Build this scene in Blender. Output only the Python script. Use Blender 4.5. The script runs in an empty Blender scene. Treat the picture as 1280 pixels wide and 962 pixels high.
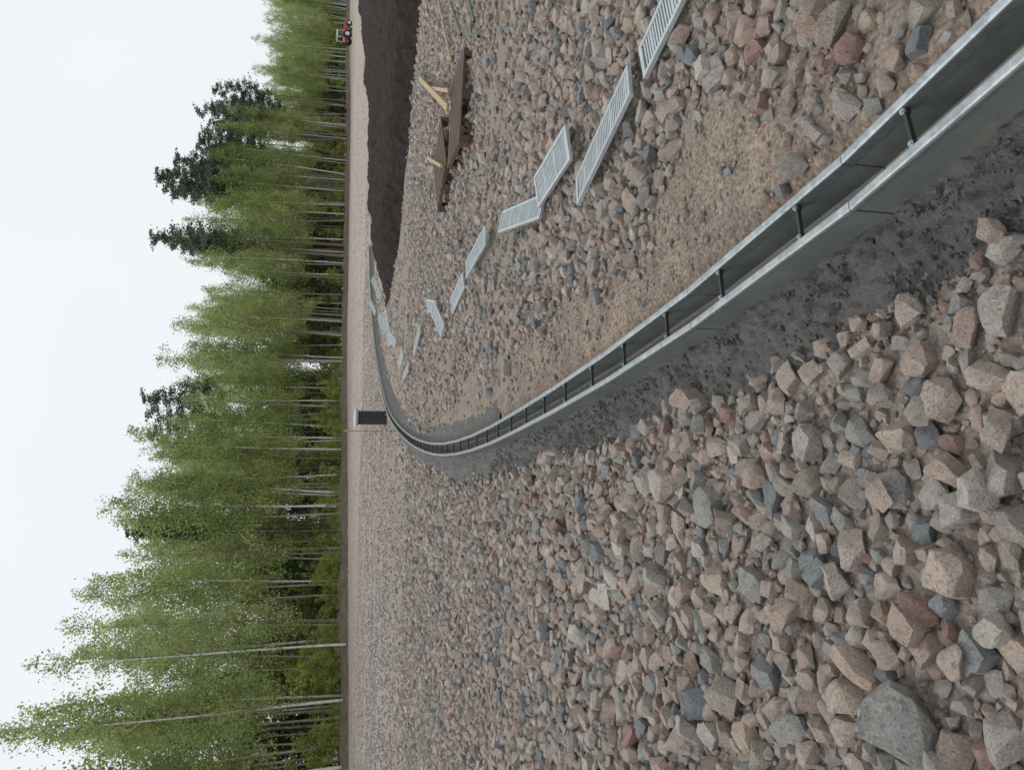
import bpy, bmesh, math, random
import numpy as np
from mathutils import Vector, Matrix, Euler, noise
random.seed(7); rng=np.random.default_rng(7)
scn=bpy.context.scene
scn.view_settings.view_transform='Standard'; scn.view_settings.look='None'; scn.view_settings.exposure=0
COL=bpy.context.collection

# ------------------------------------------------------------ helpers
def link(o,parent=None):
    COL.objects.link(o)
    if parent: o.parent=parent
    return o
def mesh_obj(name,v,f,mats=(),parent=None,smooth=False,midx=None,linkit=True):
    m=bpy.data.meshes.new(name); m.from_pydata([tuple(p) for p in v],[],[tuple(q) for q in f])
    for mt in mats: m.materials.append(mt)
    if midx is not None: m.polygons.foreach_set("material_index",np.array(midx,dtype=np.int32))
    if smooth: m.polygons.foreach_set("use_smooth",np.ones(len(m.polygons),dtype=bool))
    m.update()
    o=bpy.data.objects.new(name,m)
    if linkit: link(o,parent)
    return o
def empty(name,loc=(0,0,0)):
    e=bpy.data.objects.new(name,None); e.location=loc; link(e); e.empty_display_size=.1; return e
def hash2(ix,iy,s):
    n=(ix.astype(np.int64)*374761393+iy.astype(np.int64)*668265263+s*982451653)&0x7fffffff
    n=((n^(n>>13))*1274126177)&0x7fffffff
    return ((n^(n>>16))&0xffff)/65535.0
def vnoise(x,y,sc,s=0):
    x=np.asarray(x,float)*sc; y=np.asarray(y,float)*sc
    ix=np.floor(x);iy=np.floor(y);fx=x-ix;fy=y-iy
    fx=fx*fx*(3-2*fx);fy=fy*fy*(3-2*fy)
    a=hash2(ix,iy,s);b=hash2(ix+1,iy,s);c=hash2(ix,iy+1,s);d=hash2(ix+1,iy+1,s)
    return (a*(1-fx)+b*fx)*(1-fy)+(c*(1-fx)+d*fx)*fy
def fbm(x,y,sc,s=0,o=3):
    t=0;a=1;w=0
    for i in range(o):
        t=t+a*vnoise(x,y,sc*2**i,s+i*17);w+=a;a*=.5
    return t/w
def sstep(a,b,x):
    t=np.clip((np.asarray(x,float)-a)/(b-a),0,1);return t*t*(3-2*t)
def sdist(px,py,poly):
    "signed distance to a polyline, positive on the right-hand side of travel"
    px=np.asarray(px,float);py=np.asarray(py,float)
    best=np.full(px.shape,1e18);sg=np.ones(px.shape)
    n=len(poly)
    for i in range(n-1):
        ax,ay=poly[i];bx,by=poly[i+1]
        dx,dy=bx-ax,by-ay;L2=dx*dx+dy*dy
        t=((px-ax)*dx+(py-ay)*dy)/L2
        lo=-1e9 if i==0 else 0; hi=1e9 if i==n-2 else 1
        t=np.clip(t,lo,hi)
        qx=px-(ax+t*dx);qy=py-(ay+t*dy)
        d2=qx*qx+qy*qy
        cr=dy*qx-dx*qy
        m=d2<best
        best=np.where(m,d2,best);sg=np.where(m,np.where(cr>=0,1,-1),sg)
    return np.sqrt(best)*sg

# ------------------------------------------------------------ material helpers
def newmat(name):
    m=bpy.data.materials.new(name);m.use_nodes=True;nt=m.node_tree
    b=nt.nodes["Principled BSDF"]
    return m,nt,b
def N(nt,t,**k):
    n=nt.nodes.new(t)
    for a,v in k.items():
        if a.startswith('i_'): n.inputs[a[2:].replace('_',' ')].default_value=v
        else: setattr(n,a,v)
    return n
def ramp(nt,fac,stops,interp='LINEAR'):
    r=nt.nodes.new("ShaderNodeValToRGB");r.color_ramp.interpolation=interp
    e=r.color_ramp.elements
    while len(e)<len(stops): e.new(.5)
    for i,(p,c) in enumerate(stops):
        e[i].position=p; e[i].color=(c[0],c[1],c[2],1) if len(c)==3 else c
    nt.links.new(fac,r.inputs[0]);return r.outputs[0]
def mix(nt,fac,a,b,mode='MIX'):
    n=nt.nodes.new("ShaderNodeMix");n.data_type='RGBA';n.blend_type=mode
    for s,v in ((0,fac),(6,a),(7,b)):
        if isinstance(v,bpy.types.NodeSocket): nt.links.new(v,n.inputs[s])
        elif s==0: n.inputs[0].default_value=v
        else: n.inputs[s].default_value=(v[0],v[1],v[2],1)
    return n.outputs[2]
def math_(nt,op,a,b):
    n=nt.nodes.new("ShaderNodeMath");n.operation=op
    for i,v in ((0,a),(1,b)):
        if isinstance(v,bpy.types.NodeSocket): nt.links.new(v,n.inputs[i])
        else: n.inputs[i].default_value=v
    return n.outputs[0]
def bump(nt,h,b,strength=.5,dist=.02,prev=None):
    n=nt.nodes.new("ShaderNodeBump");n.inputs["Strength"].default_value=strength;n.inputs["Distance"].default_value=dist
    nt.links.new(h,n.inputs["Height"])
    if prev: nt.links.new(prev,n.inputs["Normal"])
    nt.links.new(n.outputs[0],b.inputs["Normal"]);return n.outputs[0]
def simple(name,c1,c2=None,scale=8,rough=.7,metal=0,bs=.2,bd=.005,detail=6):
    m,nt,b=newmat(name)
    c2=c2 or tuple(x*.7 for x in c1)
    tc=N(nt,"ShaderNodeTexCoord");no=N(nt,"ShaderNodeTexNoise",i_Scale=scale,i_Detail=detail,i_Roughness=.65)
    nt.links.new(tc.outputs["Object"],no.inputs[0])
    c=ramp(nt,no.outputs[0],[(.3,c2),(.7,c1)])
    nt.links.new(c,b.inputs["Base Color"]);b.inputs["Roughness"].default_value=rough;b.inputs["Metallic"].default_value=metal
    if bs: bump(nt,no.outputs[0],b,bs,bd)
    return m
def greyband(nt,vec):
    "a stretch of bluish-grey crushed stone tipped further out on the left of the site"
    s=N(nt,"ShaderNodeSeparateXYZ");nt.links.new(vec,s.inputs[0])
    y=math_(nt,'MULTIPLY',math_(nt,'ADD',s.outputs[1],math_(nt,'MULTIPLY',s.outputs[0],.25)),1/50)
    fy=ramp(nt,y,[(.34,(0,0,0)),(.42,(1,1,1)),(.52,(1,1,1)),(.60,(0,0,0))])
    x=math_(nt,'MULTIPLY',s.outputs[0],-1/20)
    fx=ramp(nt,x,[(.2,(0,0,0)),(.5,(1,1,1))])
    return math_(nt,'MULTIPLY',math_(nt,'MULTIPLY',fx,fy),.5)

def mat_stone():
    m,nt,b=newmat("crushed_granite")
    oi=N(nt,"ShaderNodeObjectInfo");tc=N(nt,"ShaderNodeTexCoord")
    base=ramp(nt,oi.outputs["Random"],[(0,(.70,.555,.465)),(.13,(.61,.555,.50)),(.22,(.78,.64,.55)),(.36,(.53,.525,.505)),
        (.45,(.70,.535,.465)),(.54,(.66,.61,.56)),(.64,(.74,.625,.535)),(.77,(.31,.35,.38)),(.82,(.56,.49,.41)),(.87,(.44,.465,.485)),(.92,(.84,.77,.70)),(.98,(.58,.37,.32))],'CONSTANT')
    gb=greyband(nt,oi.outputs["Location"])
    base=mix(nt,gb,base,(.46,.48,.49))
    add=N(nt,"ShaderNodeVectorMath",operation='ADD');mul=N(nt,"ShaderNodeMath",operation='MULTIPLY');mul.inputs[1].default_value=37
    nt.links.new(oi.outputs["Random"],mul.inputs[0]);nt.links.new(tc.outputs["Object"],add.inputs[0]);nt.links.new(mul.outputs[0],add.inputs[1])
    n1=N(nt,"ShaderNodeTexNoise",i_Scale=1.6,i_Detail=5,i_Roughness=.6);nt.links.new(add.outputs[0],n1.inputs[0])
    n2=N(nt,"ShaderNodeTexVoronoi",i_Scale=13);nt.links.new(add.outputs[0],n2.inputs[0])
    n3=N(nt,"ShaderNodeTexNoise",i_Scale=14,i_Detail=5,i_Roughness=.75);nt.links.new(add.outputs[0],n3.inputs[0])
    l=ramp(nt,n1.outputs[0],[(.3,(.74,.74,.76)),(.5,(1,1,1)),(.72,(1.2,1.16,1.1))])
    c=mix(nt,1,base,l,'MULTIPLY')
    sp=ramp(nt,n2.outputs["Color"],[(.1,(.52,.51,.51)),(.3,(1,1,1)),(.8,(1.0,.97,.94)),(.95,(1.25,1.23,1.21))])
    c=mix(nt,.8,c,sp,'MULTIPLY')
    n4=ramp(nt,n3.outputs[0],[(.35,(.66,.64,.63)),(.6,(1.12,1.12,1.12))])
    c=mix(nt,.9,c,n4,'MULTIPLY')
    c=mix(nt,.08,c,(.52,.44,.38))
    nt.links.new(c,b.inputs["Base Color"]);b.inputs["Roughness"].default_value=.78
    p=bump(nt,n1.outputs[0],b,.45,.22)
    bump(nt,n3.outputs[0],b,.75,.10,p)
    return m
STONE=mat_stone()

def mat_ground():
    m,nt,b=newmat("gravel_ground")
    tc=N(nt,"ShaderNodeTexCoord");at=N(nt,"ShaderNodeAttribute",attribute_name="zone")
    sep=N(nt,"ShaderNodeSeparateColor");nt.links.new(at.outputs["Color"],sep.inputs[0])
    def vor(s):
        v=N(nt,"ShaderNodeTexVoronoi",i_Scale=s);nt.links.new(tc.outputs["Object"],v.inputs[0]);return v
    def noi(s,d=6,r=.65):
        v=N(nt,"ShaderNodeTexNoise",i_Scale=s,i_Detail=d,i_Roughness=r);nt.links.new(tc.outputs["Object"],v.inputs[0]);return v
    v1=vor(13);v2=vor(45);n1=noi(.35,5);n2=noi(60,6,.75);n3=noi(6,6)
    pal=[(0,(.46,.375,.31)),(.25,(.53,.435,.36)),(.42,(.35,.33,.31)),(.55,(.56,.475,.40)),(.68,(.46,.355,.295)),(.8,(.60,.54,.49)),(.9,(.32,.33,.33))]
    s1=ramp(nt,v1.outputs["Color"],pal);s2=ramp(nt,v2.outputs["Color"],pal)
    sm=mix(nt,.45,s1,s2)
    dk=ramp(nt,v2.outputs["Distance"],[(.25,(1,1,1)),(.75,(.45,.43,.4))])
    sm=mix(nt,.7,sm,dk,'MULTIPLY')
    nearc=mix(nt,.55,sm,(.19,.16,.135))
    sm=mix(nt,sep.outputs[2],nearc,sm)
    sm=mix(nt,greyband(nt,tc.outputs["Object"]),sm,(.33,.345,.35))
    sd=ramp(nt,n2.outputs[0],[(.3,(.19,.15,.12)),(.5,(.32,.262,.216)),(.7,(.47,.40,.34))])
    sd2=ramp(nt,n3.outputs[0],[(.3,(.60,.59,.58)),(.65,(1.06,1.04,1.0))])
    sd=mix(nt,1,sd,sd2,'MULTIPLY')
    sv=ramp(nt,vor(70).outputs["Color"],[(.2,(.6,.58,.57)),(.5,(1,1,1)),(.85,(1.1,1.08,1.05)),(.95,(1.4,1.38,1.36))])
    sd=mix(nt,.8,sd,sv,'MULTIPLY')
    farsand=mix(nt,sep.outputs[2],sd,(.42,.36,.315))
    c=mix(nt,sep.outputs[0],sm,farsand)
    big=ramp(nt,n1.outputs[0],[(.3,(.84,.86,.88)),(.7,(1.12,1.08,1.06))])
    c=mix(nt,1,c,big,'MULTIPLY')
    ff=ramp(nt,n3.outputs[0],[(.3,(.045,.04,.02)),(.5,(.09,.085,.035)),(.7,(.10,.13,.04))])
    c=mix(nt,sep.outputs[1],c,ff)
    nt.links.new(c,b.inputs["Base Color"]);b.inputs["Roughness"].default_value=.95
    inv=N(nt,"ShaderNodeMath",operation='SUBTRACT');inv.inputs[0].default_value=1;nt.links.new(v2.outputs["Distance"],inv.inputs[1])
    p=bump(nt,inv.outputs[0],b,.8,.02)
    bump(nt,n2.outputs[0],b,.7,.012,p)
    return m
GROUND=mat_ground()

# ------------------------------------------------------------ channel centre line (surveyed, metres)
CH=[(1.50,-.8),(1.28,0),(1.06,.7),(.845,1.28),(.69,1.69),(.55,2.16),(.41,2.65),(.28,3.16),(.165,3.66),(.05,4.19),(-.07,4.78),(-.18,5.37),(-.3,5.99),(-.42,6.65),(-.55,7.44),(-.69,8.4),(-.83,9.55),(-.95,10.9),(-1.04,12.6),(-1.08,14.75),(-1.02,17.5),(-.84,20.0),(-.5,22.1),(.2,24.9),(1.06,27.7),(2.08,30.1),(3.15,32.1),(4.5,33.9),(6.5,36)]
def catmull(P,n=12):
    out=[];Q=[Vector(p) for p in P];Q=[2*Q[0]-Q[1]]+Q+[2*Q[-1]-Q[-2]]
    for i in range(1,len(Q)-2):
        a,b,c,d=Q[i-1:i+3]
        for k in range(n):
            t=k/n
            out.append(.5*((2*b)+(c-a)*t+(2*a-5*b+4*c-d)*t*t+(3*b-a-3*c+d)*t**3))
    out.append(Q[-2]);return out
CR=catmull(CH)
arc=[0]
for i in range(1,len(CR)): arc.append(arc[-1]+(CR[i]-CR[i-1]).length)
arc=np.array(arc);cx=np.array([p.x for p in CR]);cy=np.array([p.y for p in CR])
def cpos(s): return np.interp(s,arc,cx),np.interp(s,arc,cy)
def cframe(s):
    x0,y0=cpos(s-.15);x1,y1=cpos(s+.15);L=np.hypot(x1-x0,y1-y0)
    x,y=cpos(s);tx,ty=(x1-x0)/L,(y1-y0)/L
    return x,y,tx,ty
sbar=arc[np.argmin((cx-.69)**2+(cy-1.69)**2)]
SEG=1.02
j0=sbar+.26
while j0-SEG>.2: j0-=SEG
joints=[]
s=j0
while s<arc[-1]-.2: joints.append(s); s+=SEG
JP=[cpos(s) for s in joints]
DPOLY=[(float(a),float(b)) for a,b in JP]
def dch(x,y): return sdist(x,y,DPOLY)
EDGE=[(-75,-15),(-50,22),(-28,56),(0,98),(88,175),(175,245)]
def hgt(x,y,d=None):
    x=np.asarray(x,float);y=np.asarray(y,float)
    if d is None: d=dch(x,y)
    h=.13*sstep(.12,.24,d)*(1-sstep(14,20,y))
    away=sstep(.4,1.6,np.abs(d))
    h=h+away*(fbm(x,y,.7,3)-.5)*.10+ (fbm(x,y,4,9)-.5)*.02*sstep(.12,.3,np.abs(d))
    h=h+sstep(35,140,np.hypot(x,y))*(fbm(x,y,.03,5)-.5)*.5*(1-sstep(300,600,np.hypot(x,y)))
    return h
def sandf(x,y,d):
    n=fbm(x,y,1.3,21)
    w=.75+.55*(n-.5)*2
    near=sstep(.0,.2,d)*(1-sstep(w*.7,w*1.4,d))
    fade=.35+.65*(1-sstep(9,16,y))
    band=sstep(2.0,2.6,y)*.5+.5
    patch=sstep(.54,.66,fbm(x,y,.55,44))*.6*sstep(.1,.3,d)
    return np.clip(np.maximum(near*fade*band,patch),0,1)

# ------------------------------------------------------------ ground sheet
def axis(lo,hi,step,f,end):
    a=list(np.arange(lo,hi,step));v=hi;st=step
    while v<end: a.append(v);st*=f;v+=st
    a.append(end);return a
ypos=axis(.4,10,.05,1.09,3000)
yneg=[-x for x in axis(0,.2,.2,1.4,400)][::-1]
ys=np.array(yneg[:-1]+[-.0,.2]+ypos)
xp=axis(0,5,.05,1.09,2500)
xs=np.array([-x for x in xp[1:]][::-1]+xp)
GX,GY=np.meshgrid(xs,ys);D=dch(GX,GY)
GZ=hgt(GX,GY,D)
nx,ny=len(xs),len(ys)
V=np.stack([GX.ravel(),GY.ravel(),GZ.ravel()],1)
ii=(np.arange(ny-1)[:,None]*nx+np.arange(nx-1)[None,:]).ravel()
Fq=np.stack([ii,ii+1,ii+nx+1,ii+nx],1)
me=bpy.data.meshes.new("ground")
me.vertices.add(len(V));me.vertices.foreach_set("co",V.ravel())
me.loops.add(len(Fq)*4);me.loops.foreach_set("vertex_index",Fq.ravel().astype(np.int32))
me.polygons.add(len(Fq));me.polygons.foreach_set("loop_start",np.arange(0,len(Fq)*4,4,dtype=np.int32))
me.update(calc_edges=True)
me.polygons.foreach_set("use_smooth",np.ones(len(Fq),dtype=bool))
ca=me.color_attributes.new("zone",'FLOAT_COLOR','POINT')
fo=sstep(-2,2,-sdist(GX,GY,EDGE))
far=sstep(14,45,np.hypot(GX,GY))
sa=np.maximum(sandf(GX,GY,D),.6*far*fbm(GX,GY,.05,61))
colr=np.stack([sa.ravel(),fo.ravel(),far.ravel(),np.ones(GX.size)],1)
ca.data.foreach_set("color",colr.ravel())
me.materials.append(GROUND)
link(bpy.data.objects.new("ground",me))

# ------------------------------------------------------------ instancer
def instancer(name,coll,pts,rots,scls,idx):
    m=bpy.data.meshes.new(name);m.vertices.add(len(pts));m.vertices.foreach_set("co",np.asarray(pts,np.float32).ravel())
    a=m.attributes.new("rot",'FLOAT_VECTOR','POINT');a.data.foreach_set("vector",np.asarray(rots,np.float32).ravel())
    a=m.attributes.new("scl",'FLOAT_VECTOR','POINT');a.data.foreach_set("vector",np.asarray(scls,np.float32).ravel())
    a=m.attributes.new("idx",'INT','POINT');a.data.foreach_set("value",np.asarray(idx,np.int32))
    o=link(bpy.data.objects.new(name,m))
    g=bpy.data.node_groups.new(name+"_scatter",'GeometryNodeTree')
    g.interface.new_socket("Geometry",in_out='INPUT',socket_type='NodeSocketGeometry')
    g.interface.new_socket("Geometry",in_out='OUTPUT',socket_type='NodeSocketGeometry')
    gi=g.nodes.new("NodeGroupInput");go=g.nodes.new("NodeGroupOutput")
    ip=g.nodes.new("GeometryNodeInstanceOnPoints");ci=g.nodes.new("GeometryNodeCollectionInfo")
    ci.inputs["Collection"].default_value=coll;ci.inputs["Separate Children"].default_value=True;ci.inputs["Reset Children"].default_value=True
    ip.inputs["Pick Instance"].default_value=True
    def na(n,t):
        k=g.nodes.new("GeometryNodeInputNamedAttribute");k.data_type=t;k.inputs[0].default_value=n;return k.outputs[0]
    L=g.links.new
    L(gi.outputs[0],ip.inputs["Points"]);L(ci.outputs[0],ip.inputs["Instance"])
    L(na("idx",'INT'),ip.inputs["Instance Index"])
    er=g.nodes.new("FunctionNodeEulerToRotation");L(na("rot",'FLOAT_VECTOR'),er.inputs[0]);L(er.outputs[0],ip.inputs["Rotation"])
    L(na("scl",'FLOAT_VECTOR'),ip.inputs["Scale"]);L(ip.outputs[0],go.inputs[0])
    md=o.modifiers.new("scatter",'NODES');md.node_group=g
    return o

# ------------------------------------------------------------ rock shapes
def mat_mortar():
    m,nt,b=newmat("mortar")
    n1=N(nt,"ShaderNodeTexNoise",i_Scale=9,i_Detail=8,i_Roughness=.7);n2=N(nt,"ShaderNodeTexNoise",i_Scale=110,i_Detail=6,i_Roughness=.75)
    n3=N(nt,"ShaderNodeTexNoise",i_Scale=32,i_Detail=6,i_Roughness=.7)
    geo=N(nt,"ShaderNodeNewGeometry")
    for n_ in(n1,n2,n3): nt.links.new(geo.outputs["Position"],n_.inputs[0])
    c=ramp(nt,n1.outputs[0],[(.3,(.085,.082,.08)),(.55,(.128,.122,.117)),(.75,(.19,.178,.167))])
    c=mix(nt,.8,c,ramp(nt,n2.outputs[0],[(.35,(.6,.59,.58)),(.6,(1.2,1.18,1.16))]),'MULTIPLY')
    nt.links.new(c,b.inputs["Base Color"]);b.inputs["Roughness"].default_value=.75
    p=bump(nt,n3.outputs[0],b,.9,.025);bump(nt,n2.outputs[0],b,.8,.008,p);return m
MORTAR=mat_mortar()
RC=bpy.data.collections.new("rock_shapes");RM=bpy.data.collections.new("crumb_shapes")
NR=26
for k in range(NR):
    bm=bmesh.new()
    bmesh.ops.create_cube(bm,size=2)
    asp=Vector((1,random.uniform(.58,.95),random.uniform(.42,.8)))
    for v in bm.verts: v.co=Vector((v.co.x*asp.x,v.co.y*asp.y,v.co.z*asp.z))
    for i in range(random.randint(8,13)):
        nrm=Vector((random.gauss(0,1),random.gauss(0,1),random.gauss(0,1))).normalized()
        rad=math.sqrt((nrm.x*asp.x)**2+(nrm.y*asp.y)**2+(nrm.z*asp.z)**2)
        dist=random.uniform(.74,1.04)*rad
        bmesh.ops.bisect_plane(bm,geom=bm.verts[:]+bm.edges[:]+bm.faces[:],plane_co=nrm*dist,plane_no=nrm,clear_outer=True)
        es=[e for e in bm.edges if e.is_boundary]
        if es: bmesh.ops.edgeloop_fill(bm,edges=es)
    r=bmesh.ops.convex_hull(bm,input=bm.verts)
    bmesh.ops.delete(bm,geom=[v for v in bm.verts if not v.link_faces],context='VERTS')
    bmesh.ops.dissolve_limit(bm,angle_limit=math.radians(8),verts=bm.verts,edges=bm.edges)
    bmesh.ops.bevel(bm,geom=list(bm.edges),offset=.028,segments=2,profile=.6,affect='EDGES',clamp_overlap=True)
    bmesh.ops.triangulate(bm,faces=bm.faces)
    bmesh.ops.subdivide_edges(bm,edges=[e for e in bm.edges if e.calc_length()>.3],cuts=1,use_grid_fill=False)
    bmesh.ops.triangulate(bm,faces=bm.faces)
    for v in bm.verts:
        q=noise.noise(v.co*1.9+Vector((k*5,0,0)))*.09+noise.noise(v.co*5+Vector((k*9,2,0)))*.05
        v.co*=1+q
    mx=max(v.co.length for v in bm.verts)
    for v in bm.verts: v.co/=mx
    m=bpy.data.meshes.new("rock_%02d"%k);bm.to_mesh(m);bm.free()
    m.polygons.foreach_set("use_smooth",np.ones(len(m.polygons),dtype=bool))
    try: m.set_sharp_from_angle(angle=math.radians(24))
    except Exception: pass
    if k<6:
        m2=m.copy();m2.materials.append(MORTAR);RM.objects.link(bpy.data.objects.new("crumb_%02d"%k,m2))
    m.materials.append(STONE)
    RC.objects.link(bpy.data.objects.new("rock_%02d"%k,m))

# ------------------------------------------------------------ scatter stones
P=[]
grid={}
CS=.2
def ok(x,y,r,f):
    a,b=int(x//CS),int(y//CS)
    for i in (a-1,a,a+1):
        for j in (b-1,b,b+1):
            for (qx,qy,qr) in grid.get((i,j),()):
                w=f*(r+qr)
                if (qx-x)**2+(qy-y)**2<w*w: return False
    return True
def put(x,y,r,reg=True,sink=None):
    if reg: grid.setdefault((int(x//CS),int(y//CS)),[]).append((x,y,r))
    P.append((x,y,r,random.uniform(.1,.6) if sink is None else sink))
for x,y,r in [(-.93,1.86,.135),(-.28,1.95,.075),(-.48,1.70,.085),(-.66,1.62,.07),(.22,1.60,.07),(.10,1.86,.06),(-.30,2.35,.07),(-.62,2.2,.075),(-.1,2.2,.06),(-1.2,2.4,.08),(-.55,2.9,.07),(-1.4,3.1,.09),(-.2,1.55,.075),(.05,1.62,.065),(.33,1.45,.06)]:
    put(x,y,r,sink=.45)
GR=[
 ((1.98,2.72,.20),(1.62,3.56,.19),.20,0),
 ((1.58,3.66,.215),(1.21,4.52,.205),.205,4),
 ((1.55,4.62,.24),(1.40,5.34,.25),.24,-6),
 ((1.31,5.35,.20),(1.40,6.42,.28),.19,10),
 ((1.49,7.45,.21),(1.28,8.5,.22),.20,0),
 ((1.20,8.72,.21),(.98,9.66,.20),.20,-5),
 ((.72,10.35,.21),(1.12,11.2,.25),.20,8),
 ((1.10,11.0,.21),(1.22,12.0,.24),.20,-12),
 ((.95,13.2,.21),(.55,14.1,.21),.20,0),
 ((.66,16.6,.2),(.36,17.5,.2),.20,-8),
 ((.30,15.2,.2),(.10,16.1,.22),.20,6),
 ((.92,18.6,.2),(1.15,19.6,.26),.20,10),
 ((1.0,20.6,.18),(1.9,20.9,.34),.24,20),
 ((1.5,22.6,.18),(2.0,23.4,.34),.22,20),
 ((2.9,26.3,.15),(3.6,27.0,.4),.22,20),
 ((2.6,29.4,.15),(3.1,30.3,.3),.20,10)]
def ngr(x,y):
    for a,b,w,_ in GR[:9]:
        dx,dy=b[0]-a[0],b[1]-a[1];L2=dx*dx+dy*dy
        t=max(0,min(1,((x-a[0])*dx+(y-a[1])*dy)/L2))
        if math.hypot(x-a[0]-t*dx,y-a[1]-t*dy)<w/2+.02: return True
    return False
def wmort(x,y): return .34+.17*(fbm(x,y,1.7,77)-.5)*2+.08*sstep(6,10,y)
def batch(n,y0,y1,r0,r1,f,power=1.0,col=True,wedge=.66,pad=.9,small=False,sk=None):
    u=rng.random(n);yy=np.sqrt(y0*y0+u*(y1*y1-y0*y0))
    xx=(rng.random(n)*2-1)*(wedge*yy+pad)
    rr=r0+(r1-r0)*rng.random(n)**power
    d=dch(xx,yy);sf=sandf(xx,yy,d);q=rng.random(n)
    wm=wmort(xx,yy)-(.0 if small else .06)
    for i in range(n):
        x,y,r,dd=float(xx[i]),float(yy[i]),float(rr[i]),float(d[i])
        if -wm[i]-r*.2<dd<.11+r*.9: continue
        if (x+1.13)**2+(y-24.06)**2<.1: continue
        if dd>0 and not small:
            if q[i]<sf[i]*(1.0 if r>.03 else .84): continue
            r*=.9
        if ngr(x,y) and r>.03: continue
        if col:
            if not ok(x,y,r,f): continue
            put(x,y,r,sink=sk)
        else: put(x,y,r,False,sk)
batch(80,.7,4.5,.085,.10,.74)
batch(1100,.7,6.5,.060,.082,.72)
batch(10000,.7,6.5,.038,.060,.66)
batch(18000,.7,6.5,.022,.038,.60)
batch(20000,.7,6.5,.010,.022,.55)
batch(20000,.6,5.5,.003,.009,0,2,col=False,small=True)
batch(3000,6.5,17,.055,.078,.74,pad=2)
batch(20000,6.5,17,.033,.055,.70,pad=2)
batch(22000,6.5,17,.02,.033,.70,pad=2)
CS=.3;grid={}
batch(7000,17,45,.045,.07,.76,pad=3)
batch(26000,17,45,.03,.045,.74,pad=3)
batch(2500,45,80,.035,.06,.8,pad=3)
for i in range(len(P)):
    x,y,r,s=P[i]
    if r>.03 and y<17 and random.random()<.12: P.append((x+random.uniform(-.05,.05),y+random.uniform(-.05,.05),r*.85,1.4))
A=np.array(P)
hz=hgt(A[:,0],A[:,1])
n=len(A)
pts=np.stack([A[:,0],A[:,1],hz+A[:,2]*A[:,3]*.8],1)
rots=np.stack([rng.normal(0,.4,n),rng.normal(0,.4,n),rng.random(n)*6.283],1)
sc=A[:,2:3]*(np.ones((n,3))*1.17+rng.normal(0,.09,(n,3)))
instancer("gravel_stones",RC,pts,rots,sc,rng.integers(0,NR,n))
n=16000;sv=rng.random(n)**1.4*14+joints[0]+.2
off=-(.10+.42*rng.random(n)**1.0)
fr=[cframe(q) for q in sv];X=np.array([q[0]+q[3]*o for q,o in zip(fr,off)]);Y=np.array([q[1]-q[2]*o for q,o in zip(fr,off)])
r=.0025+.011*rng.random(n)**3
wmm=wmort(X,Y);kp=(-dch(X,Y)<wmm+.03);X,Y,r,off=X[kp],Y[kp],r[kp],off[kp];n=len(X)
tt=np.clip((-off-.075)/(wmm[kp]-.075),0,1)
zz=.075*(1-tt)**1.2+hgt(X,Y)*(1-(1-tt)**1.2)+.010
instancer("mortar_crumbs",RM,np.stack([X,Y,zz+r*.2],1),rng.random((n,3))*6.28,np.repeat(r[:,None],3,1),rng.integers(0,6,n))

# ------------------------------------------------------------ drainage channel
def mat_poly():
    m,nt,b=newmat("polymer_concrete")
    tc=N(nt,"ShaderNodeTexCoord");n1=N(nt,"ShaderNodeTexNoise",i_Scale=3.5,i_Detail=8,i_Roughness=.7);n2=N(nt,"ShaderNodeTexNoise",i_Scale=90,i_Detail=4,i_Roughness=.7)
    geo=N(nt,"ShaderNodeNewGeometry");sx=N(nt,"ShaderNodeSeparateXYZ");nt.links.new(geo.outputs["Position"],sx.inputs[0])
    nt.links.new(tc.outputs["Object"],n1.inputs[0]);nt.links.new(tc.outputs["Object"],n2.inputs[0])
    c=ramp(nt,n1.outputs[0],[(.3,(.085,.10,.094)),(.55,(.12,.135,.126)),(.75,(.175,.187,.175))])
    c=mix(nt,.5,c,ramp(nt,n2.outputs[0],[(.35,(.75,.75,.75)),(.65,(1.15,1.15,1.15))]),'MULTIPLY')
    ad=N(nt,"ShaderNodeMath",operation='MULTIPLY_ADD');ad.inputs[1].default_value=.2;nt.links.new(n1.outputs[0],ad.inputs[0]);ad.inputs[2].default_value=0
    sb=N(nt,"ShaderNodeMath",operation='SUBTRACT');nt.links.new(ad.outputs[0],sb.inputs[0]);nt.links.new(sx.outputs[2],sb.inputs[1])
    fac=ramp(nt,sb.outputs[0],[(0,(0,0,0)),(.03,(.75,.75,.75))])
    c=mix(nt,fac,c,(.17,.155,.138))
    nt.links.new(c,b.inputs["Base Color"]);b.inputs["Roughness"].default_value=.5
    bump(nt,n2.outputs[0],b,.15,.003);return m
POLY=mat_poly()
def mat_galv():
    m,nt,b=newmat("galvanized_steel")
    tc=N(nt,"ShaderNodeTexCoord");n1=N(nt,"ShaderNodeTexNoise",i_Scale=14,i_Detail=8,i_Roughness=.75);v1=N(nt,"ShaderNodeTexVoronoi",i_Scale=70)
    nt.links.new(tc.outputs["Object"],n1.inputs[0]);nt.links.new(tc.outputs["Object"],v1.inputs[0])
    c=ramp(nt,n1.outputs[0],[(.3,(.25,.28,.29)),(.5,(.40,.43,.44)),(.72,(.58,.605,.61))])
    c=mix(nt,.35,c,ramp(nt,v1.outputs["Color"],[(.2,(.7,.7,.72)),(.8,(1.2,1.2,1.2))]),'MULTIPLY')
    nt.links.new(c,b.inputs["Base Color"]);b.inputs["Metallic"].default_value=.85
    nt.links.new(ramp(nt,n1.outputs[0],[(.3,(.45,.45,.45)),(.7,(.25,.25,.25))]),b.inputs["Roughness"])
    bump(nt,n1.outputs[0],b,.1,.002);return m
GALV=mat_galv()
DARK=simple("dark_steel",(.05,.055,.06),(.03,.03,.032),scale=30,rough=.5,metal=.4,bs=.1)
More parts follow.
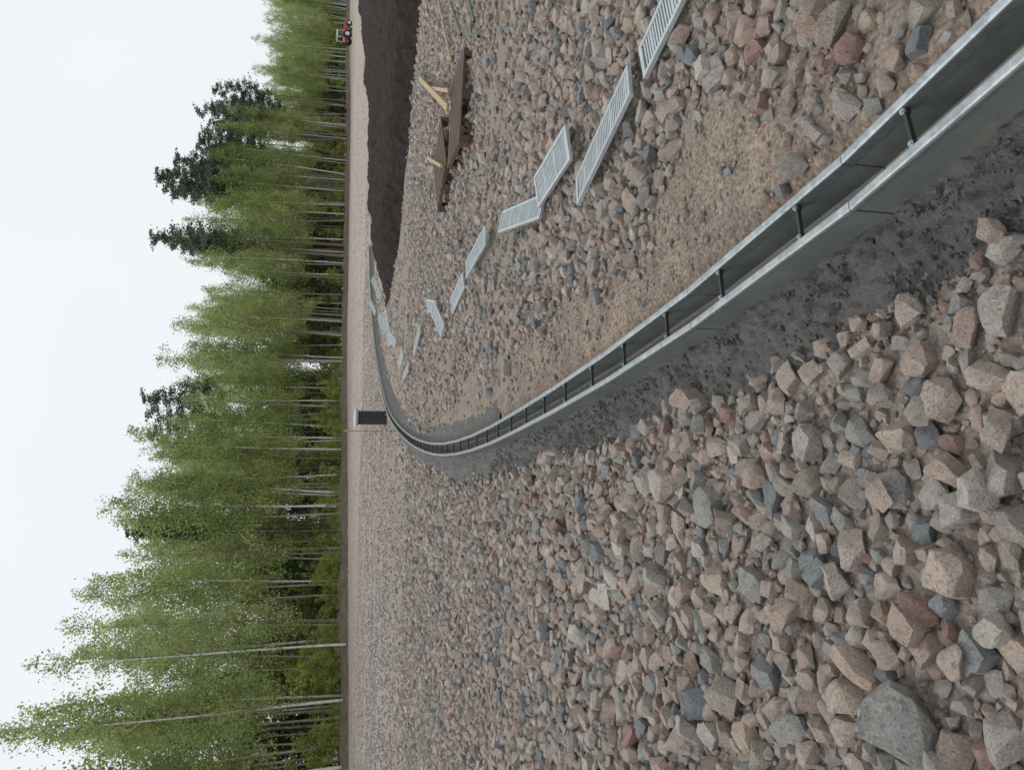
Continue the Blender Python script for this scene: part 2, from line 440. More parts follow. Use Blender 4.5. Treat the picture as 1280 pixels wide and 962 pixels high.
MUD=simple("channel_silt",(.15,.125,.10),(.08,.075,.065),scale=14,rough=.9)
chan=empty("drainage_channel",(0,0,0))
def mnormal(i):
    x,y,tx,ty=cframe(joints[i]);return x,y,ty,-tx,tx,ty
def sweep(profile,closed,name,mat,gap=.003,smooth=False):
    v=[];f=[]
    n=len(profile)
    for i in range(0,len(joints)-1):
        b=len(v)
        for e,(k,sg) in enumerate(((i,1),(i+1,-1))):
            x,y,nx_,ny_,tx,ty=mnormal(k)
            for (o,z) in profile: v.append((x+nx_*o+tx*gap*sg,y+ny_*o+ty*gap*sg,z))
        for a in range(n if closed else n-1):
            c=(a+1)%n
            f.append((b+a,b+c,b+n+c,b+n+a))
        if closed: f.append([b+a for a in range(n)][::-1]);f.append([b+n+a for a in range(n)])
    return mesh_obj(name,v,f,[mat],chan,smooth)
wo,wi,zt=.088,.064,.214
prof=[(-wo,-.03),(-wo-.004,.03),(-wo,.05),(-wo,zt),(-wi,zt),(-wi,.075),(-.035,.05),(0,.044),(.035,.05),(wi,.075),(wi,zt),(wo,zt),(wo,.05),(wo+.004,.03),(wo,-.03)]
sweep(prof,True,"trough",POLY,.0028)
for sg in (-1,1):
    a=.0925*sg; lo=.203 if sg<0 else .19
    rp=[(a,lo),(a,.214),(a-.003*sg,.2195),(a-.009*sg,.2215),(.068*sg,.2215),(.061*sg,.219),(.0595*sg,.214),(.0595*sg,.182),(.0622*sg,.182),(.0622*sg,.2155),(.0895*sg,.2155),(.0895*sg,lo)]
    if sg<0: rp=rp[::-1]
    sweep(rp,True,"edge_rail",GALV,.0015)
sweep([(-.05,.066),(-.02,.060),(.02,.062),(.05,.068)],False,"silt",MUD,0)
def box(v,f,c,ax,ay,az,hx,hy,hz):
    b=len(v)
    for sx in(-1,1):
        for sy in(-1,1):
            for sz in(-1,1):
                v.append(tuple(Vector(c)+ax*hx*sx+ay*hy*sy+az*hz*sz))
    f+= [(b,b+1,b+3,b+2),(b+4,b+6,b+7,b+5),(b,b+4,b+5,b+1),(b+2,b+3,b+7,b+6),(b,b+2,b+6,b+4),(b+1,b+5,b+7,b+3)]
Z=Vector((0,0,1))
def cyl(v,f,c,r,h,n=12,r2=None,axis=Z):
    b=len(v);r2=r if r2 is None else r2
    q=axis.to_track_quat('Z','Y')
    for k,(rr,zz) in enumerate(((r,0),(r2,h))):
        for i in range(n):
            a=6.28318*i/n;v.append(tuple(Vector(c)+q@Vector((math.cos(a)*rr,math.sin(a)*rr,zz))))
    for i in range(n): f.append((b+i,b+(i+1)%n,b+n+(i+1)%n,b+n+i))
    f.append([b+i for i in range(n)][::-1]);f.append([b+n+i for i in range(n)])
vb=[];fb=[];vg=[];fg=[]
for i in range(len(joints)-1):
    A0=Vector(JP[i]);B0=Vector(JP[i+1])
    for t in (.245,.755):
        c=A0.lerp(B0,t);T=(B0-A0).normalized();T3=Vector((T.x,T.y,0));Nn=Vector((T.y,-T.x,0))
        c3=Vector((c.x,c.y,.205))
        box(vb,fb,c3,Nn,T3,Z,.0600,.0055,.007)
        for sg in (-1,1):
            box(vb,fb,c3+Nn*.051*sg-Z*.0005,Nn,T3,Z,.008,.0105,.0077)
            cyl(vg,fg,c3+Nn*.050*sg+Z*.0074,.0088,.003,12)
            cyl(vg,fg,c3+Nn*.050*sg+Z*.0104,.0055,.005,6)
mesh_obj("cross_bar",vb,fb,[DARK],chan);mesh_obj("bolt",vg,fg,[GALV],chan)
v=[];f=[]
for i in range(1,len(joints)-1):
    x,y,nx_,ny_,tx,ty=mnormal(i);n3=Vector((nx_,ny_,0));t3=Vector((tx,ty,0))
    for sg in(-1,1): box(v,f,Vector((x,y,.125))+n3*(wo-.0005)*sg,n3,t3,Z,.0015,.0025,.075)
mesh_obj("joint_seal",v,f,[DARK],chan)

# ------------------------------------------------------------ mortar haunching + soil fillet
def strip(name,side,mat,s0,s1,wfun,ztop,parent=None,amp=.02,nc=22,lump=0):
    ss=list(np.arange(s0,min(8,s1),.015))+list(np.arange(8,s1,.06)) if s1>8 else list(np.arange(s0,s1,.015))
    ss=np.array(ss)
    X=np.zeros((len(ss),nc));Y=X.copy();Zz=X.copy();SG=X.copy()
    for i,s in enumerate(ss):
        j=int(min(max((s-joints[0])//SEG,0),len(joints)-2));t=(s-joints[j])/SEG
        ax,ay=JP[j];bx,by=JP[j+1];x=ax+(bx-ax)*t;y=ay+(by-ay)*t
        m0=mnormal(j);m1=mnormal(j+1);nx_=m0[2]*(1-t)+m1[2]*t;ny_=m0[3]*(1-t)+m1[3]*t
        w=wfun(s,x,y)
        for k in range(nc):
            o=.075+(w-.075)*(k/(nc-1))
            X[i,k]=x+nx_*o*side;Y[i,k]=y+ny_*o*side;SG[i,k]=k/(nc-1)
            Zz[i,k]=ztop(s,k/(nc-1))
    g=hgt(X,Y)
    base=Zz*(1-SG)**1.2+ (g-.02)*(1-(1-SG)**1.2)
    fall=np.sin(np.clip(SG*1.15,0,1)*math.pi)**.5
    ns=(fbm(X,Y,7,31,3)-.5)*amp*3*fall+(fbm(X,Y,28,37,3)-.5)*amp*1.8*(.4+fall)
    if lump: ns=ns+lump*(sstep(.55,.8,fbm(X,Y,18,91,2))*fall+ .5*sstep(.5,.7,fbm(X,Y,45,93,2)))
    H=base+ns+.012*fall
    n_=len(ss)
    V=np.stack([X.ravel(),Y.ravel(),H.ravel()],1)
    f=[]
    for i in range(n_-1):
        for k in range(nc-1):
            a=i*nc+k
            q=(a,a+nc,a+nc+1,a+1)
            f.append(q if side>0 else q[::-1])
    return mesh_obj(name,V,f,[mat],parent,True)
smax=joints[-1]-.05
strip("mortar_haunch",-1,MORTAR,joints[0]+.1,smax,lambda s,x,y:float(wmort(np.array(x*1.),np.array(y*1.))+.04),lambda s,k:.07 if s<7 else .07+.06*float(sstep(7,12,s)),lump=.026)
def wr(s,x,y): return .30+.1*float(sstep(9,12,y))
strip("sand_fillet",1,GROUND,joints[0]+.1,joints[0]+11,wr,lambda s,k:.165,amp=.012)
fo_=bpy.data.objects["sand_fillet"];cz=fo_.data.color_attributes.new("zone",'FLOAT_COLOR','POINT')
cz.data.foreach_set("color",np.tile([1.,0,0,1.],len(fo_.data.vertices)))
strip("mortar_haunch",1,MORTAR,joints[0]+10.6,smax,lambda s,x,y:.36+.1*float(fbm(np.array(x*1.),np.array(y*1.),1.5,7)),lambda s,k:.165)

# ------------------------------------------------------------ grates
def grate(a,b,w,roll):
    a=Vector(a);b=Vector(b);L=(b-a).length;T=(b-a).normalized()
    S=T.cross(Z).normalized();S=Matrix.Rotation(math.radians(roll),3,T)@S;U=S.cross(T).normalized()
    if U.z<0: U=-U
    X=Vector((1,0,0));Y=Vector((0,1,0))
    v=[];f=[];h=.011
    box(v,f,(0,-(w/2-.011),0),X,Y,Z,L/2,.011,h);box(v,f,(0,(w/2-.011),0),X,Y,Z,L/2,.011,h)
    box(v,f,(L/2-.016,0,0),X,Y,Z,.0159,w/2-.0221,h-.001);box(v,f,(-L/2+.016,0,0),X,Y,Z,.0159,w/2-.0221,h-.001)
    pitch=.0265;n=int((L-.07)/pitch)
    for i in range(n):
        x=(i-(n-1)/2)*pitch
        box(v,f,(x,0,-.001),X,Y,Z,.0066 if i%9 else .0105,w/2-.0221,h-.003)
    o=mesh_obj("metal_grate",v,f,[GRATE])
    M=Matrix((T,S,U)).transposed().to_4x4();M.translation=(a+b)/2
    o.matrix_world=M
GRATE=simple("zinc_plated_steel",(.53,.57,.58),(.36,.40,.41),scale=12,rough=.45,metal=.45,bs=.05,bd=.001,detail=9)
for g_ in GR: grate(*g_)

# ------------------------------------------------------------ dark soil bank
NEAR=[(14,4),(11,8.2),(9.0,12.2),(7.62,14.8),(6.85,16.1),(6.03,17.3),(5.5,18.4),(4.88,19.5),(3.90,21.0),(2.98,22.9),(2.35,24.9)]
FAR=[(75,125),(50,92),(30.7,62.7),(18.9,44),(13.5,37.7),(9.66,33.8),(7.2,31.1),(5.6,29.2),(4.1,27.3),(3.2,26.2),(2.5,25.3)]
def respl(Pl,n):
    c=catmull(Pl,8)
    t=np.linspace(0,len(c)-1,n)
    return np.interp(t,range(len(c)),[p.x for p in c]),np.interp(t,range(len(c)),[p.y for p in c])
nu,nv=320,140
nxr,nyr=respl(NEAR,nu);fx,fy=respl(FAR,nu)
tt=np.linspace(0,1,nv)**1.7
wob=(fbm(nxr,nyr,.8,71)-.5)*1.1*sstep(0,60,np.arange(nu)[::-1]);nyr=nyr+wob;nxr=nxr-wob*.5
X=nxr[:,None]*(1-tt)+fx[:,None]*tt;Y=nyr[:,None]*(1-tt)+fy[:,None]*tt
W=np.hypot(fx-nxr,fy-nyr)[:,None]
dn=tt*W;df=(1-tt)*W
jit=(fbm(X,Y,.9,3)-.5)*.9
h=.42*sstep(-.02,1.0,dn+jit*sstep(0,.4,dn)*.8)*sstep(0,2.5,df)*np.clip(W/6,0,1)
h=h*(.7+.6*fbm(X,Y,.35,8))+(fbm(X,Y,1.6,14)-.5)*.22*sstep(0,.5,dn)+(fbm(X,Y,7,15,3)-.5)*.12*sstep(0,.15,dn)
H=hgt(X,Y)-.05*(1-sstep(0,.25,dn))*1+h+.02*sstep(0.1,.4,dn)
V=np.stack([X.ravel(),Y.ravel(),H.ravel()],1)
f=[(i*nv+k,i*nv+k+1,(i+1)*nv+k+1,(i+1)*nv+k) for i in range(nu-1) for k in range(nv-1)]
SOIL=simple("dark_topsoil",(.055,.042,.037),(.016,.0135,.0125),scale=5,rough=1,bs=1,bd=.08,detail=14)
SOIL.node_tree.nodes["Principled BSDF"].inputs["Specular IOR Level"].default_value=.15
mesh_obj("dark_soil_bank",V,f,[SOIL],None,True)

# ------------------------------------------------------------ manhole riser pipe
BLK=simple("black_plastic",(.022,.024,.030),(.015,.016,.019),scale=6,rough=.42,bs=0)
GRYC=simple("concrete_cap",(.58,.58,.56),(.46,.46,.45),scale=7,rough=.7)
ORG=simple("orange_paint",(.70,.26,.08),(.6,.2,.06),rough=.6)
pp=empty("manhole_riser_pipe",(-1.13,24.1,0))
v=[];f=[];n=36;prof=[]
z=-.1
while z<.86:
    prof+=[(.210,z),(.219,z+.012),(.219,z+.040),(.210,z+.052)];z+=.065
for (r,z) in prof:
    for i in range(n):
        a=6.28318*i/n;v.append((r*math.cos(a),r*math.sin(a),z))
for k in range(len(prof)-1):
    for i in range(n): f.append((k*n+i,k*n+(i+1)%n,(k+1)*n+(i+1)%n,(k+1)*n+i))
mesh_obj("corrugated_pipe",v,f,[BLK],pp,True)
v=[];f=[]
cyl(v,f,(0,0,.87),.25,.03,32,.27);cyl(v,f,(0,0,.9),.31,.05,32,.33);cyl(v,f,(0,0,.95),.33,.03,32,.29);cyl(v,f,(0,0,.98),.16,.03,32,.14)
mesh_obj("cap",v,f,[GRYC],pp)
st=empty("marker_stake",(-1.62,25.2,0))
XA=Vector((1,0,0));YA=Vector((0,1,0))
v=[];f=[];box(v,f,(0,0,.55),XA,YA,Z,.015,.015,.6);mesh_obj("stake",v,f,[simple("stake_wood",(.4,.28,.16))],st)
v=[];f=[];box(v,f,(0,0,1.2),XA,YA,Z,.035,.02,.06);mesh_obj("orange_tip",v,f,[ORG],st)

# ------------------------------------------------------------ pallets and boards
def wood(name,c1,c2):
    m,nt,b=newmat(name);tc=N(nt,"ShaderNodeTexCoord");mp=N(nt,"ShaderNodeMapping");mp.inputs["Scale"].default_value=(2,28,28)
    no=N(nt,"ShaderNodeTexNoise",i_Scale=1.5,i_Detail=7,i_Roughness=.6);nt.links.new(tc.outputs["Object"],mp.inputs[0]);nt.links.new(mp.outputs[0],no.inputs[0])
    nt.links.new(ramp(nt,no.outputs[0],[(.3,c2),(.7,c1)]),b.inputs["Base Color"]);b.inputs["Roughness"].default_value=.8;bump(nt,no.outputs[0],b,.3,.004);return m
WB=wood("pallet_wood",(.135,.082,.058),(.05,.033,.026));WL=wood("fresh_plank",(.46,.34,.21),(.32,.23,.145))
def pallet(loc,rot):
    p=empty("wooden_pallet",loc);p.rotation_euler=rot
    v=[];f=[]
    for i in range(7): box(v,f,(0,-.36+i*.12,.133),XA,YA,Z,.6,.044,.010)
    mesh_obj("deck_boards",v,f,[WB],p)
    v=[];f=[]
    for x in(-.56,0,.56): box(v,f,(x,0,.112),XA,YA,Z,.045,.4,.0105)
    for x in(-.55,0,.55):
        for y in(-.35,0,.35): box(v,f,(x,y,.06),XA,YA,Z,.05,.05,.041)
    for y in(-.35,0,.35): box(v,f,(0,y,.009),XA,YA,Z,.6,.045,.0095)
    mesh_obj("blocks_and_runners",v,f,[WB],p)
pallet((3.38,9.35,.12),(.02,.05,.12));pallet((3.12,10.8,.12),(.02,.02,.75))
def plank(a,b,w=.11,t=.025,mat=WL,name="wooden_plank"):
    a=Vector(a);b=Vector(b);T=(b-a).normalized();S=T.cross(Z).normalized();U=S.cross(T);v=[];f=[]
    L=(b-a).length
    box(v,f,(0,0,0),XA,YA,Z,L/2,w/2,t/2);o=mesh_obj(name,v,f,[mat])
    M=Matrix((T,S,U)).transposed().to_4x4();M.translation=(a+b)/2;o.matrix_world=M
    bv=o.modifiers.new("b",'BEVEL');bv.width=.003
plank((3.55,9.75,.31),(5.7,14.3,.22),.09);plank((3.75,9.7,.31),(5.2,13.4,.20),.05)
plank((2.95,10.3,.29),(3.75,12.7,.20),.05,.04)
plank((4.4,10.3,.2),(6.2,12.0,.22),.035,.03)
GRNW=simple("green_stick",(.13,.21,.08),(.08,.12,.05),rough=.7)
def tube(v,f,path,rad,n=6):
    b=len(v);path=[Vector(p) for p in path]
    for i,p in enumerate(path):
        T=(path[min(i+1,len(path)-1)]-path[max(i-1,0)]).normalized();q=T.to_track_quat('Z','Y')
        for k in range(n):
            a=6.28318*k/n;v.append(tuple(p+q@Vector((math.cos(a)*rad[i],math.sin(a)*rad[i],0))))
    for i in range(len(path)-1):
        for k in range(n): f.append((b+i*n+k,b+i*n+(k+1)%n,b+(i+1)*n+(k+1)%n,b+(i+1)*n+k))
for (a,b) in [((3.0,12.3,.2),(3.15,11.6,.22)),((4.3,9.3,.22),(5.6,10.6,.24)),((4.6,9.0,.2),(5.2,10.3,.24)),((4.1,8.5,.2),(4.9,9.0,.22)),((3.8,8.2,.2),(4.4,9.4,.22))]:
    v=[];f=[];a=Vector(a);b=Vector(b);mid=(a+b)/2+Vector((.05,.08,.02));tube(v,f,[a,mid,b],[.018,.014,.009]);mesh_obj("green_branch",v,f,[GRNW],None,True)

# ------------------------------------------------------------ red tractor
RED=simple("red_paint",(.46,.08,.07),(.38,.07,.06),rough=.5,bs=0);WHT=simple("white_paint",(.75,.75,.74),(.66,.66,.65),rough=.45,bs=0)
GLS=simple("cab_glass",(.07,.08,.09),(.05,.06,.07),rough=.12,bs=0);TYR=simple("tyre_rubber",(.045,.045,.045),rough=.9)
tr=empty("red_tractor",(57,128,-.0));tr.rotation_euler=(0,0,math.radians(18));tr.location.z=float(hgt(np.array([57.]),np.array([128.]))[0])
tr.scale=(.85,.85,.85)
def part(nm,mat,boxes,bev=.05):
    v=[];f=[]
    for c,hx,hy,hz_ in boxes: box(v,f,c,XA,YA,Z,hx,hy,hz_)
    o=mesh_obj(nm,v,f,[mat],tr);b=o.modifiers.new("b",'BEVEL');b.width=bev;b.segments=2
part("body",RED,[((1.1,0,1.15),1.15,.42,.42),((-.9,0,1.05),.95,.6,.35),((2.35,0,1.0),.2,.5,.25)])
part("cab_frame",WHT,[((-.8,0,2.75),.85,.75,.13),((-1.55,.62,2.0),.06,.06,.65),((-1.55,-.62,2.0),.06,.06,.65),((-.02,.62,2.0),.05,.05,.65),((-.02,-.62,2.0),.05,.05,.65),((-.8,0,1.5),.8,.68,.12)])
part("windows",GLS,[((-.8,0,2.1),.7,.58,.5)],.02)
part("mudguards",RED,[((-1.1,.95,1.75),.75,.22,.06),((-1.1,-.95,1.75),.75,.22,.06)])
v=[];f=[]
for x,y,r,w in((-1.1,.75,.85,.45),(-1.1,-1.2,.85,.45),(1.7,.65,.55,.32),(1.7,-.97,.55,.32)): cyl(v,f,(x,y,r),r,w,24,axis=YA)
mesh_obj("wheels",v,f,[TYR],tr)
v=[];f=[]
for x,y,r,w in((-1.1,.70,.4,.55),(-1.1,-1.25,.4,.55),(1.7,.6,.28,.42),(1.7,-1.02,.28,.42)):
    r0=.85 if x<0 else .55; cyl(v,f,(x,y,r0),r,w,16,axis=YA)
mesh_obj("rims",v,f,[WHT],tr)

# ------------------------------------------------------------ trees
def mat_leaf(name,a,b_,c_,trans=.35):
    m,nt,b=newmat(name);nt.nodes.remove(b)
    oi=N(nt,"ShaderNodeObjectInfo");ge=N(nt,"ShaderNodeTexCoord")
    no=N(nt,"ShaderNodeTexNoise",i_Scale=.6,i_Detail=2);nt.links.new(ge.outputs["Object"],no.inputs[0])
    c=ramp(nt,oi.outputs["Random"],[(0,a),(.5,b_),(1,c_)])
    c=mix(nt,1,c,ramp(nt,no.outputs[0],[(.3,(.6,.66,.66)),(.7,(1.35,1.3,1.15))]),'MULTIPLY')
    d=N(nt,"ShaderNodeBsdfDiffuse");nt.links.new(c,d.inputs[0])
    if trans>0:
        t=N(nt,"ShaderNodeBsdfTranslucent");mx=N(nt,"ShaderNodeMixShader");mx.inputs[0].default_value=trans
        nt.links.new(c,t.inputs[0]);nt.links.new(d.outputs[0],mx.inputs[1]);nt.links.new(t.outputs[0],mx.inputs[2])
        nt.links.new(mx.outputs[0],nt.nodes["Material Output"].inputs[0])
    else: nt.links.new(d.outputs[0],nt.nodes["Material Output"].inputs[0])
    return m
LEAF=mat_leaf("birch_leaves",(.30,.38,.15),(.40,.47,.19),(.48,.54,.28),.42)
SHRUB=mat_leaf("shrub_leaves",(.38,.45,.12),(.44,.50,.14),(.31,.39,.12),.4)
NEED=mat_leaf("pine_needles",(.12,.16,.125),(.13,.17,.13),(.12,.16,.125),0)
UNDER=mat_leaf("spruce_needles",(.14,.18,.10),(.18,.22,.12),(.21,.25,.145),0)
def mat_birch():
    m,nt,b=newmat("birch_bark");tc=N(nt,"ShaderNodeTexCoord");mp=N(nt,"ShaderNodeMapping");mp.inputs["Scale"].default_value=(3,3,1.3)
    no=N(nt,"ShaderNodeTexNoise",i_Scale=2,i_Detail=6,i_Roughness=.7);nt.links.new(tc.outputs["Object"],mp.inputs[0]);nt.links.new(mp.outputs[0],no.inputs[0])
    oi=N(nt,"ShaderNodeObjectInfo")
    c=ramp(nt,no.outputs[0],[(.36,(.10,.095,.09)),(.44,(.58,.57,.54)),(.7,(.76,.75,.72))])
    c=mix(nt,1,c,ramp(nt,oi.outputs["Random"],[(0,(1,1,1)),(.55,(.85,.83,.80)),(.75,(.5,.47,.43)),(1,(.33,.30,.27))]),'MULTIPLY')
    nt.links.new(c,b.inputs["Base Color"]);b.inputs["Roughness"].default_value=.8;return m
BIRCH=mat_birch();TWIG=simple("birch_twigs",(.19,.15,.13),(.12,.095,.08),rough=.9,bs=0)
PBARK=simple("pine_bark",(.26,.17,.12),(.15,.105,.08),scale=3,rough=.9,bs=0)
def leaves(cent,size):
    n=len(cent);a=rng.normal(size=(n,3));a/=np.linalg.norm(a,axis=1)[:,None];b=rng.normal(size=(n,3));b-=a*(a*b).sum(1)[:,None];b/=np.linalg.norm(b,axis=1)[:,None]
    s=size*(.5+1.0*rng.random((n,1)))
    p0=cent-a*s;p1=cent+b*s*.6;p2=cent+a*s;p3=cent-b*s*.6
    return np.stack([p0,p1,p2,p3],1).reshape(-1,3)
def build_tree(name,H,kind,seed,coll,nleaf=4500,dens=1,low=None):
    random.seed(seed);v=[];f=[];mi=[]
    lean=random.uniform(-.03,.03)*H;lx=random.uniform(-.02,.02)*H;ph=random.random()*6
    def tp(t): return Vector((lx*t+math.sin(t*4+ph)*.12*H/20,lean*t+math.cos(t*3+ph)*.12*H/20,H*t))
    ks=10
    r0={'birch':.10,'pine':.17,'shrub':.03,'spruce':.10}[kind]*random.uniform(.7,1.25)
    tube(v,f,[tp(i/ks) for i in range(ks+1)],[max(r0*(1-i/ks)**.7,.012) for i in range(ks+1)],6)
    mi+=[0]*len(f)
    C=[]
    nb={'birch':42,'pine':34,'shrub':16,'spruce':46}[kind]
    t0={'birch':random.uniform(.16,.42),'pine':random.uniform(.5,.62),'shrub':.05,'spruce':.05}[kind]
    if low is not None: t0=low
    for i in range(nb):
        u=(i+random.random())/nb;t=t0+(1-t0)*u*.98
        if kind=='birch': R=random.uniform(.5,1.2)*2.65*(u+.15)**.35*(1-u+.03)**.55*1.1
        elif kind=='pine': R=random.uniform(.6,1.2)*3.2*(1-u*.75)*(.5+.5*min(1,u*4))
        elif kind=='spruce': R=random.uniform(.7,1.15)*2.6*(1-u)**.6+.2
        else: R=H*.35*random.uniform(.5,1.1)*(1-u*.7)
        az=random.random()*6.283;dz={'birch':R*1.1,'pine':R*.25,'shrub':R*.8,'spruce':R*.2}[kind]
        p=tp(t);d=Vector((math.cos(az),math.sin(az),0))
        path=[p,p+d*R*.4+Z*dz*.55,p+d*R*.78+Z*dz*.9,p+d*R+Z*dz*(.8 if kind=='birch' else 1)]
        n0=len(f);rb=.03*R/2.5+.008;tube(v,f,path,[rb,rb*.6,rb*.35,.006],3);mi+=[1 if kind!='pine' else 0]*(len(f)-n0)
        cl=[]
        for k in range(5):
            s=random.uniform(.3,1);q=path[0].lerp(path[3],s)+Z*dz*.25*math.sin(s*3.1)
            e=q+Vector((random.gauss(0,.45),random.gauss(0,.45),random.gauss(-.3 if kind=='birch' else .1,.3)))*(R/2.2)
            n0=len(f);tube(v,f,[q,q.lerp(e,.5)+Z*.08,e],[.012,.008,.004],3);mi+=[1 if kind!='pine' else 0]*(len(f)-n0)
            cl.append((q+e)/2);cl.append(e)
        m=int(nleaf/nb*(R/2)*random.choice((.4,.9,1.1,1.5)))
        if m<4: m=4
        idx=rng.integers(0,len(cl),m);cc=np.array([tuple(c) for c in cl])[idx]
        sd={'birch':(.38,.38,.5),'pine':(.42,.42,.18),'shrub':(.2,.2,.2),'spruce':(.5,.5,.4)}[kind]
        cc=cc+rng.normal(size=(m,3))*np.array(sd)*min(1,R/2+.2)
        if kind=='birch': cc[:,2]-=np.abs(rng.normal(size=m))*.4
        C.append(cc)
    C=np.concatenate(C);sz={'birch':.104,'pine':.15,'shrub':.07,'spruce':.2}[kind]*dens
    C[:,2]=np.maximum(C[:,2],.1)
    LV=leaves(C,sz);b=len(v);n=len(C)
    v=np.concatenate([np.array(v),LV]);lf=(b+np.arange(n*4).reshape(n,4)).tolist()
    f=f+lf;mi+=[2]*n
    mats={'birch':[BIRCH,TWIG,LEAF],'pine':[PBARK,PBARK,NEED],'shrub':[TWIG,TWIG,SHRUB],'spruce':[PBARK,PBARK,UNDER]}[kind]
    o=mesh_obj(name,v,f,mats,midx=mi,linkit=False)
    coll.objects.link(o);return o
CB=bpy.data.collections.new("birch_shapes");CP=bpy.data.collections.new("pine_shapes");CS_=bpy.data.collections.new("shrub_shapes")
for k in range(9): build_tree("birch_%02d"%k,random.Random(k).uniform(20,24),'birch',100+k,CB,random.Random(k+50).choice((4600,6000,7000)))
for k in range(3): build_tree("pine_%02d"%k,26,'pine',200+k,CP,5200)
for k in range(2): build_tree("pine_1%d"%k,13,'spruce',250+k,CP,4500)
for k in range(4): build_tree("shrub_%02d"%k,4,'shrub',300+k,CS_,2600,1)
ex=np.array([p[0] for p in EDGE],float);ey=np.array([p[1] for p in EDGE],float)
el=np.concatenate([[0],np.cumsum(np.hypot(np.diff(ex),np.diff(ey)))])
def epos(s,back):
    x=np.interp(s,el,ex);y=np.interp(s,el,ey);x2=np.interp(s+1,el,ex);y2=np.interp(s+1,el,ey);x1=np.interp(s-1,el,ex);y1=np.interp(s-1,el,ey)
    dx,dy=x2-x1,y2-y1;L=np.hypot(dx,dy)+1e-9
    return x-dy/L*back,y+dx/L*back
n=700
s=(np.arange(n)+rng.random(n)*3)/n*el[-1];s=np.clip(s,0,el[-1]-.1);bk=rng.random(n)**1.7*34+rng.normal(0,.4,n)
x,y=epos(s,bk)
gl=np.interp(s,[0,el[2],el[3]-35,el[3]-20,el[3],el[3]+20,el[3]+32,el[3]+45,el[3]+75,el[4],el[5]],[1,1.0,1.02,.97,1.0,1.06,1.06,.93,.82,.74,.7])
gl*=.80+.4*fbm(x,y,.08,5)
sc=gl*(1+rng.normal(0,.05,n))
instancer("birch_forest",CB,np.stack([x,y,hgt(x,y)-.05],1),np.stack([rng.normal(0,.025,n),rng.normal(0,.025,n),rng.random(n)*6.28],1),np.stack([sc*1.03,sc*1.03,sc],1)*1.0,rng.integers(0,9,n))
pp_=[]
for ratio,dist,hh,cnt,sp in [(.275,134,28.5,5,4),(.245,129,30,5,3),(.165,120,29,3,1.5),(-.045,107,28.5,3,2.5),(.335,144,24.5,5,4),(.30,139,27,6,4),(-.2,88,23,3,2)]:
    for i in range(cnt):
        Y=dist+random.uniform(-3,5);X=ratio*dist+random.uniform(-sp,sp);pp_.append((X,Y,hh/26*random.uniform(.84,1.0),random.randint(0,2)))
n=460;s=(np.arange(n)+rng.random(n)*2)/n*el[-1];bk=12+rng.random(n)*26;x,y=epos(s,bk)
for i in range(n): pp_.append((x[i],y[i],random.uniform(.65,1.15)*float(np.interp(s[i],[el[3]+30,el[4]],[1,.8])),random.choice((3,4))))
Q=np.array(pp_);n=len(Q)
instancer("pine_forest",CP,np.stack([Q[:,0],Q[:,1],hgt(Q[:,0],Q[:,1])],1),np.stack([np.zeros(n),np.zeros(n),rng.random(n)*6.28],1),np.repeat(Q[:,2:3],3,1),Q[:,3].astype(int))
n=300;s=rng.random(n)**1.3*el[4];bk=1+rng.random(n)**1.2*22;sc=.45+rng.random(n)**2*1.1
n2=170;s=np.concatenate([s,el[1]+rng.random(n2)*(el[3]-el[1])]);bk=np.concatenate([bk,-1+rng.random(n2)*4]);sc=np.concatenate([sc,.3+rng.random(n2)**2*.8]);n+=n2
x,y=epos(s,bk)
instancer("forest_undergrowth",CS_,np.stack([x,y,hgt(x,y)],1),np.stack([np.zeros(n),np.zeros(n),rng.random(n)*6.28],1),np.stack([sc*1.2,sc*1.2,sc],1),rng.integers(0,4,n))
birch_near=[(-26.5,53,1.0,11),(-23.5,57,.98,12),(-29,50,1.02,13),(-20.5,60,.95,14)]
NB=bpy.data.collections.new("tmp")
for k,(X,Y,s_,sd) in enumerate(birch_near):
    o=build_tree("birch_tree",23.5,'birch',500+sd,NB,4600,.78,.14);NB.objects.unlink(o);COL.objects.link(o)
    o.location=(X,Y,float(hgt(np.array([X]),np.array([Y]))[0]));o.scale=(s_*1.15,s_*1.15,s_)

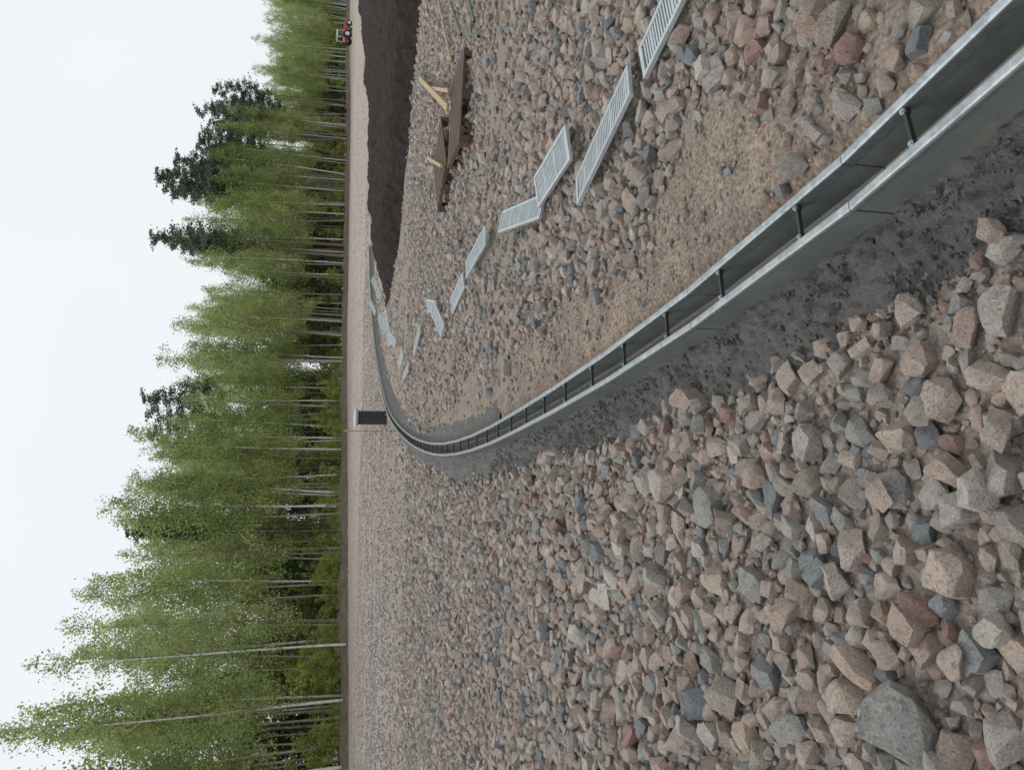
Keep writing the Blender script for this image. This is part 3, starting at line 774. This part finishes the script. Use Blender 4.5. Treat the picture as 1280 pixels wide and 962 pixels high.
# soil berm along the edge of the wood
offs=np.array([-4.6,-4.2,-3.6,-3.0,-2.5,-2.0,-1.4,-.6,.4]);prof=np.array([-.1,.15,.42,.6,.65,.6,.45,.2,-.1])
ss=np.arange(0,el[-1],.8);v=[];f=[]
for s_ in ss:
    x,y=epos(s_,offs);h=hgt(x,y)+prof*(.5+1.0*fbm(x,y,.4,4))*.9+(fbm(x,y,1.5,6)-.5)*.25
    v+=list(zip(x.tolist(),y.tolist(),h.tolist()))
k=len(offs)
for i in range(len(ss)-1):
    for j in range(k-1): f.append((i*k+j,(i+1)*k+j,(i+1)*k+j+1,i*k+j+1)[::-1])
BERM=simple("berm_soil",(.17,.12,.085),(.06,.05,.035),scale=1.2,rough=.95,bs=.5,bd=.05)
mesh_obj("soil_berm",v,f,[BERM],None,True)

# ------------------------------------------------------------ world, sun, camera
w=bpy.data.worlds.new("World");scn.world=w;w.use_nodes=True;nt=w.node_tree;bg=nt.nodes["Background"]
sky=nt.nodes.new("ShaderNodeTexSky");sky.sky_type='NISHITA';sky.sun_disc=False;sky.sun_elevation=math.radians(48);sky.sun_rotation=math.radians(-60)
tc=N(nt,"ShaderNodeTexCoord");no=N(nt,"ShaderNodeTexNoise",i_Scale=1.6,i_Detail=3);nt.links.new(tc.outputs["Generated"],no.inputs[0])
cl=ramp(nt,no.outputs[0],[(.3,(8.5,9.0,9.3)),(.7,(9.4,9.75,9.9))])
c=mix(nt,.94,sky.outputs[0],cl)
nt.links.new(c,bg.inputs[0]);bg.inputs[1].default_value=.1
sl=bpy.data.lights.new("sun",'SUN');sl.energy=1.5;sl.angle=math.radians(40);sl.color=(1,.985,.96);so=link(bpy.data.objects.new("sun",sl))
az=math.radians(-60);el_=math.radians(48);dirv=Vector((math.sin(az)*math.cos(el_),math.cos(az)*math.cos(el_),math.sin(el_)))
so.rotation_euler=dirv.to_track_quat('Z','Y').to_euler()
p=math.atan(224/950.);r=math.radians(1.43)
R0=Vector((1,0,0));U0=Vector((0,math.sin(p),math.cos(p)));F=Vector((0,math.cos(p),-math.sin(p)))
Rr=math.cos(r)*R0+math.sin(r)*U0;Uu=-math.sin(r)*R0+math.cos(r)*U0
cd=bpy.data.cameras.new("camera");cd.sensor_width=36;cd.lens=26.72;cd.clip_end=6000;cd.clip_start=.05
co=link(bpy.data.objects.new("camera",cd))
M=Matrix((-Uu,Rr,-F)).transposed().to_4x4();M.translation=(0,0,1.66);co.matrix_world=M
scn.camera=co
